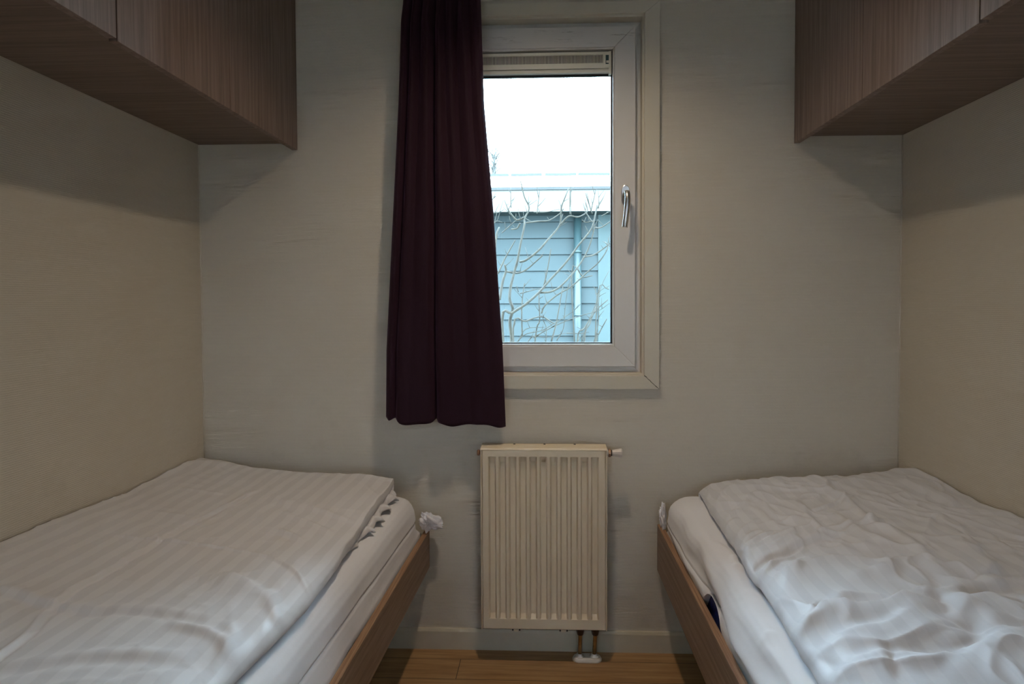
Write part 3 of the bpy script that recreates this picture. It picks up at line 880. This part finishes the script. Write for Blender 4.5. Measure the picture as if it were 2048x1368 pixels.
    N_ = lo*perlin(X*4.2+wx*.6, Y*3.6+wy*.6, 63+s)+lo*.5*perlin(X*8+wx, Y*8+wy, 64+s)+hi*perlin(X*22+wx*2, Y*16+wy*2, 65+s)
    rid = 1-np.abs(perlin(X*11+wx*1.5, Y*8+wy*1.5, 66+s))*2.2
    N_ = N_ + hi*1.6*np.clip(rid, 0, 1)**3
    K = np.clip(H*1.05-.02, 0, 1)
    Z = Z+(F_+N_)*K
    # gathers pulled in at the hem
    g = (.0022 if s < 0 else .0045)
    X = X + g*perlin(Y*26, XH*2.5+Y*3, 71+s)*np.clip(1-np.abs(XH-.4)/.6, 0, 1)*(A == 0)
    Y = Y + .004*perlin(X*24, YH*2.5, 75+s)*np.clip(1-np.abs(YH-.5)/.6, 0, 1)*(YH < 1)
    uv = np.stack([np.where(A > 0, X, X), Y], -1)
    # stripes follow the cloth: measure distance from the wall along the profile
    du = np.zeros_like(X); seg = np.hypot(np.diff(X, axis=1), np.diff(Z, axis=1)); du[:, 1:] = np.cumsum(seg, axis=1); du = du[:, -1:]-du
    base = np.interp(Y[:, -1], Y[::-1, -1], np.full(len(Y), 0))
    uv = np.stack([np.abs(X-xw)+.05*(1-XH), Y], -1)
    P = np.stack([X, Y, Z], -1)
    if s < 0: P = P[:, ::-1]; uv = uv[:, ::-1]
    mat = M['duvet'] if s < 0 else M['duvet_r']
    lab = ('flat white satin striped duvet with pressed crease lines on the left bed' if s < 0 else
           'rumpled white satin striped duvet with many wrinkles on the right bed')
    root = empty('duvet', (float(X.mean()), -1.0, zb), lab, 'duvet')
    # close the underside with a strip folding inward just above the sheet
    o = grid_obj('cover', P[:, ::1], mat, root, uv, base=True)
    if s < 0:
        # frilled open hem of the cover showing below the top layer near the foot end
        n, m = 320, 26
        y = np.linspace(-.085, -.66, n)[:, None]; q = np.linspace(0, 1, m)[None, :]
        ph = y*64+3*perlin(y*7, y*0+1, 5)
        env = np.clip((y+.66)/.25, 0, 1)*np.clip((-.09-y)/.03, .35, 1)
        e = np.interp(y, [v[0] for v in sorted(etab)], [v[1] for v in sorted(etab)])
        reach = .004-.030*(1-env)+env*(.013+.011*np.sin(ph)+.004*np.sin(ph*2.3))
        xx = e-.055+(.055+reach)*q
        bulge = np.sin(q*math.pi)
        zz = .565+.004*(1-q)+env*(.013*bulge**.8+.007*q*(1+np.sin(ph+1.4)))
        tuck = np.clip((q-.86)/.14, 0, 1)
        zz = zz-.006*tuck; xx = xx-.003*tuck
        yy = y+.008*np.cos(ph)*q*env
        Q = np.stack([xx, yy+0*q, zz], -1)
        f = grid_obj('frilled_hem', Q, mat, root, np.stack([xx, yy+0*q], -1))
        m_ = f.modifiers.new('sol', 'SOLIDIFY'); m_.thickness = .002; m_.offset = 0
make_duvet(-1); make_duvet(1)

# ------------------------------------------------------------------ ceiling lamp (above the frame)
lp = empty('ceiling_lamp', (LAMP_POS[0], LAMP_POS[1], ZC), 'round ceiling lamp between the overhead cabinets', 'lamp')
b = MB(); b.lathe([(0, .055), (.05, .055), (.056, .050)], (LAMP_POS[0], LAMP_POS[1], ZC), (0, 0, -1), 40); b.build('housing', M['lamp'], lp)
ld = bpy.data.lights.new('bulb_light', 'SPOT'); ld.shadow_soft_size = .038; ld.spot_size = math.radians(142); ld.spot_blend = 1.0; ld.energy = LAMP_POWER; ld.color = LAMP_COLOR
lo_ = bpy.data.objects.new('bulb', ld); C.objects.link(lo_); lo_.parent = lp; lo_.location = (0, 0, LAMP_POS[2]-ZC-.003)

# ------------------------------------------------------------------ outdoors
GZ = -.45
b = MB(); b.box(-14, 14, T+.05, 30, GZ-.1, GZ); tag(b.build('lawn', M['grass']), kind='structure')
b = MB(); b.box(-14, 14, -16, YB-T-.02, GZ-.1, GZ); tag(b.build('front_lawn', M['grass']), kind='structure')

def make_house():
    y = 6.0; k = (y+2.24)/1317.0
    X_ = lambda px: (px-1097.8)*k
    Z_ = lambda py: 1.197-(py-600.3)*k
    root = empty('neighbour_house', (0, y, GZ), 'blue grey clad bungalow with white eave seen through the window', 'house')
    xr = X_(1195)
    b = MB(); pit = 32.4*k; z = Z_(473)
    z0 = z-pit*math.ceil((z-GZ)/pit)
    n = int((Z_(418)-z0)/pit)+1
    for i in range(n):
        a = z0+i*pit
        b.prism([(y+.03, a+.006), (y-.012, a+.006), (y+.012, a+pit-.002), (y+.03, a+pit-.002)], -6, xr, 'x')
    b.box(-6, xr, y+.028, y+.12, z0, z0+n*pit)
    b.build('cladding', M['clad'], root)
    b = MB(); b.box(xr, 5.0, y-.02, y+.12, GZ, Z_(418)+.02); b.build('corner_panel', M['clad_pale'], root)
    kf = (y-.40+2.24)/1317.0; zf0, zf1 = 1.197-(419-600.3)*kf, 1.197-(376-600.3)*kf
    b = MB(); b.box(-6, 5.2, y-.40, y-.36, zf0, zf1-.005); b.build('fascia', M['fascia'], root)
    b = MB(); b.box(-6, 5.2, y-.36, y+.03, zf0+.004, zf0+.02); b.build('soffit', M['clad'], root)
    b = MB(); b.box(-6, 5.2, y-.425, y-.35, zf1-.004, zf1+.030); b.build('eave_trim', M['ridge'], root)
    zr = 1.197+(600.3-346)*(y+2.24+2.2)/1317.0
    b = MB(); b.prism([(y-.38, zf1+.005), (y+2.2, zr-.02), (y+4.7, zf1+.005)], -6, 5.2, 'x'); b.build('roof', M['roof'], root)
    b = MB()
    kk = (y+4.44)/1317.0
    xs = [-6, (1018-1097.8)*kk, (1022.5-1097.8)*kk, (1084-1097.8)*kk, (1090-1097.8)*kk, (1152-1097.8)*kk, (1156-1097.8)*kk, (1218-1097.8)*kk, (1222-1097.8)*kk, 5.2]
    for i in range(0, len(xs), 2): b.box(xs[i], xs[i+1], y+2.15, y+2.25, zr-.03, zr+.012)
    b.build('ridge_cap', M['ridge'], root)
    b = MB(); b.tube([(X_(1154), y-.07, zf0), (X_(1154), y-.07, GZ)], .048, 20)
    dp = b.build('downpipe', M['pipe_grey'], root)
    for py in (500, 625):
        b = MB(); b.tube([(X_(1154), y-.07, Z_(py)-.015), (X_(1154), y-.07, Z_(py)+.015)], .055, 20); b.build('pipe_collar', M['pipe_grey'], dp)
make_house()


# stems and shoots of the bushes, metres in the plane of the bush (x, z)
BR = [[(-0.212,0.899),(-0.204,0.999),(-0.212,1.098),(-0.195,1.164),(-0.211,1.214),(-0.207,1.28),(-0.186,1.37),(-0.169,1.428),(-0.152,1.51),(-0.131,1.608),(-0.131,1.649),(-0.106,1.706),(-0.131,1.763),(-0.151,1.845)],
 [(-0.131,1.657),(-0.172,1.641),(-0.205,1.674),(-0.221,1.699)],
 [(-0.157,1.419),(-0.124,1.427),(-0.057,1.476),(-0.008,1.533),(0.041,1.59),(0.062,1.631),(0.066,1.704),(0.087,1.761),(0.106,1.81)],
 [(0.062,1.618),(0.107,1.659),(0.156,1.654),(0.205,1.686),(0.197,1.735)],
 [(-0.123,1.62),(-0.057,1.628),(0.0,1.635),(0.058,1.672),(0.078,1.696)],
 [(-0.231,1.366),(-0.173,1.358),(-0.124,1.378),(-0.074,1.419),(-0.035,1.451)],
 [(-0.265,1.214),(-0.248,1.313),(-0.231,1.366),(-0.235,1.399)],
 [(-0.277,1.354),(-0.239,1.436),(-0.181,1.534)],
 [(-0.253,1.094),(-0.195,1.143),(-0.124,1.189),(-0.054,1.25),(-0.0,1.312),(0.09,1.41),(0.156,1.499),(0.221,1.58),(0.242,1.654),(0.254,1.71)],
 [(-0.054,1.25),(0.008,1.254),(0.065,1.287),(0.139,1.368),(0.189,1.442),(0.217,1.507),(0.234,1.572),(0.242,1.605)],
 [(-0.042,1.139),(-0.025,1.18),(0.041,1.237),(0.123,1.286),(0.205,1.36),(0.27,1.417),(0.315,1.49),(0.303,1.523)],
 [(0.315,1.49),(0.329,1.494)],
 [(0.189,1.438),(0.238,1.45),(0.287,1.482),(0.329,1.514)],
 [(0.238,1.592),(0.278,1.596),(0.329,1.628)],
 [(-0.029,1.283),(-0.008,1.377),(0.01,1.48)],
 [(-0.075,1.007),(-0.052,1.098),(-0.054,1.197),(-0.054,1.267)],
 [(-0.146,1.015),(-0.149,1.123),(-0.145,1.222),(-0.134,1.304)],
 [(-0.201,1.699),(-0.202,1.764),(-0.203,1.813)],
 [(-0.106,1.706),(-0.11,1.747),(-0.109,1.771)],
 [(-0.065,1.681),(-0.057,1.754),(-0.051,1.803)],
 [(-0.082,1.681),(-0.016,1.68),(0.058,1.692)],
 [(-0.255,1.576),(-0.213,1.609),(-0.172,1.641),(-0.147,1.649)],
 [(-0.304,1.585),(-0.279,1.626),(-0.246,1.621)],
 [(-0.288,1.478),(-0.28,1.56),(-0.267,1.601)],
 [(-0.156,1.624),(-0.172,1.6),(-0.205,1.596)],
 [(0.111,1.663),(0.11,1.736),(0.111,1.801)],
 [(0.115,1.72),(0.117,1.85)],
 [(0.234,1.678),(0.205,1.76),(0.197,1.784)],
 [(0.221,1.678),(0.238,1.751),(0.247,1.792)],
 [(0.254,1.694),(0.287,1.751),(0.303,1.787)],
 [(0.266,1.702),(0.269,1.751),(0.266,1.804)],
 [(0.229,1.621),(0.197,1.678),(0.181,1.727)],
 [(0.238,1.637),(0.197,1.629),(0.176,1.642)],
 [(0.278,1.653),(0.329,1.681)],
 [(-0.233,0.899),(-0.142,1.019),(-0.042,1.048),(0.032,1.089),(0.123,1.146),(0.16,1.188)],
 [(-0.084,1.007),(-0.017,1.048),(0.09,1.097),(0.188,1.13),(0.27,1.154),(0.327,1.195)],
 [(-0.191,1.061),(-0.125,1.098),(-0.042,1.122),(0.024,1.085)],
 [(0.011,0.99),(0.04,1.097),(0.074,1.287)],
 [(0.04,0.99),(0.077,1.056),(0.086,1.163),(0.102,1.295)],
 [(-0.018,0.99),(-0.03,1.097),(-0.042,1.131)],
 [(0.237,0.973),(0.262,1.08),(0.266,1.228),(0.287,1.302),(0.327,1.375)],
 [(0.172,0.973),(0.205,1.08),(0.254,1.195),(0.254,1.253),(0.242,1.286)],
 [(0.155,0.973),(0.196,1.056),(0.262,1.154),(0.327,1.212)],
 [(0.196,0.973),(0.229,1.08),(0.266,1.179)],
 [(0.266,1.228),(0.329,1.269)],
 [(0.262,0.973),(0.278,1.023),(0.319,1.105)],
 [(0.098,1.023),(0.172,1.023),(0.221,1.031)],
 [(0.123,1.34),(0.188,1.335),(0.238,1.345)],
 [(-0.166,0.99),(-0.125,1.056),(-0.026,1.064)],
 [(-0.125,0.974),(-0.084,1.015),(-0.009,1.007),(0.09,1.031)],
 [(-0.304,1.675),(-0.271,1.679),(-0.238,1.695)],
 [(-0.287,1.773),(-0.312,1.749)],
 [(-0.221,1.699),(-0.242,1.756)],
 [(-0.165,1.255),(-0.174,1.288)],
 [(-0.157,1.246),(-0.091,1.263),(-0.042,1.275)]]
RAD = {0: (.0115, .0032), 1: (.006, .0035), 2: (.0068, .003), 3: (.005, .0028), 4: (.0045, .0022), 5: (.0058, .0032), 6: (.0085, .005), 7: (.005, .003),
       8: (.0095, .0035), 9: (.0060, .0032), 10: (.0052, .0028), 12: (.0048, .003), 13: (.0045, .003), 14: (.0042, .0028), 15: (.0048, .003), 16: (.0042, .0028),
       23: (.006, .0045), 24: (.0055, .004), 36: (.0062, .0032), 37: (.0050, .0026), 42: (.0068, .0028), 43: (.0060, .0030), 44: (.0050, .0026), 45: (.0050, .003), 47: (.005, .003)}
DEP = {0: 0.0, 1: 0.0, 2: .02, 3: .02, 4: -.02, 8: -.05, 9: -.05, 10: .04, 12: -.03, 13: -.03}
STEM = {0, 8, 15, 36, 39, 42, 43, 44, 45, 47}
RIGHT = {42, 43, 44, 45, 46, 47}


def bush(name, label, ids, base, seed):
    rr = random.Random(seed)
    root = empty(name, (base[0], base[1], GZ), label, 'bush', 'bare bushes outside the window')
    for i in ids:
        br_ = MB()
        pts = BR[i]; r0, r1 = RAD.get(i, (.0030, .0014)); r0 *= .98; r1 *= .98
        dy = DEP.get(i, ((i*37) % 11-5)*.010)
        n = len(pts)
        P = [(p[0], base[1]+dy+.02*math.sin(k*1.3+i), p[1]) for k, p in enumerate(pts)]
        if i in STEM: P = [(base[0]+(P[0][0]-base[0])*.3, base[1], GZ-.02), ((P[0][0]+base[0])/2, base[1], .45)]+P
        S = smooth_line(P, 4); m = len(S)
        rad = [r0+(r1-r0)*(k/(m-1)) for k in range(m)]
        br_.tube(S, rad, 7)
        # small side buds and twigs
        for k in range(2, m-1, 3):
            if S[k][2] < .9 or rr.random() < .25: continue
            a = rr.uniform(-1.2, 1.2); l = rr.uniform(.010, .075)
            d = Vector((math.sin(a)*.8, rr.uniform(-.4, .4), math.cos(a)))*l
            p = Vector(S[k]); br_.tube([p, p+d*.5+Vector((rr.uniform(-.003, .003), 0, 0)), p+d], [.0019, .0016, .0012], 5)
        br_.build('branch', M['bark'], root)
bush('bare_bush', 'leafless bush with long curved grey green stems close outside the pane', [i for i in range(len(BR)) if i not in RIGHT], (-.16, 1.3), 3)
bush('bare_bush', 'thin leafless bush at the right edge of the pane', sorted(RIGHT), (.22, 1.45), 5)

# faint bare treetop far behind the roof
b = MB(); rr = random.Random(4)
ty = 16.0; kk = (ty+2.24)/1317.0
tx = (985-1097.8)*kk; tz = 1.197+(600.3-300)*kk
b.tube([(tx, ty, GZ), (tx, ty, 2.0), (tx+.05, ty, tz-.4), (tx+.1, ty, tz+.1)], [.09, .07, .03, .01], 8)
for k in range(70):
    a = rr.uniform(-1.0, 1.0); z0 = tz-.9+rr.uniform(0, .8); l = rr.uniform(.15, .5)
    p = Vector((tx+.04, ty, z0)); d = Vector((math.sin(a), rr.uniform(-.5, .5), math.cos(a)))
    q = p+d*l
    b.tube([p, p+d*l*.5, q], [.012, .009, .005], 5)
    for j in range(3):
        e = Vector((rr.uniform(-1, 1), rr.uniform(-1, 1), rr.uniform(.2, 1)))*.1
        b.tube([q, q+e], [.006, .004], 4)
tag(b.build('bare_tree', M['bark_hazed']), 'faint leafless treetop far behind the neighbouring roof', 'tree')
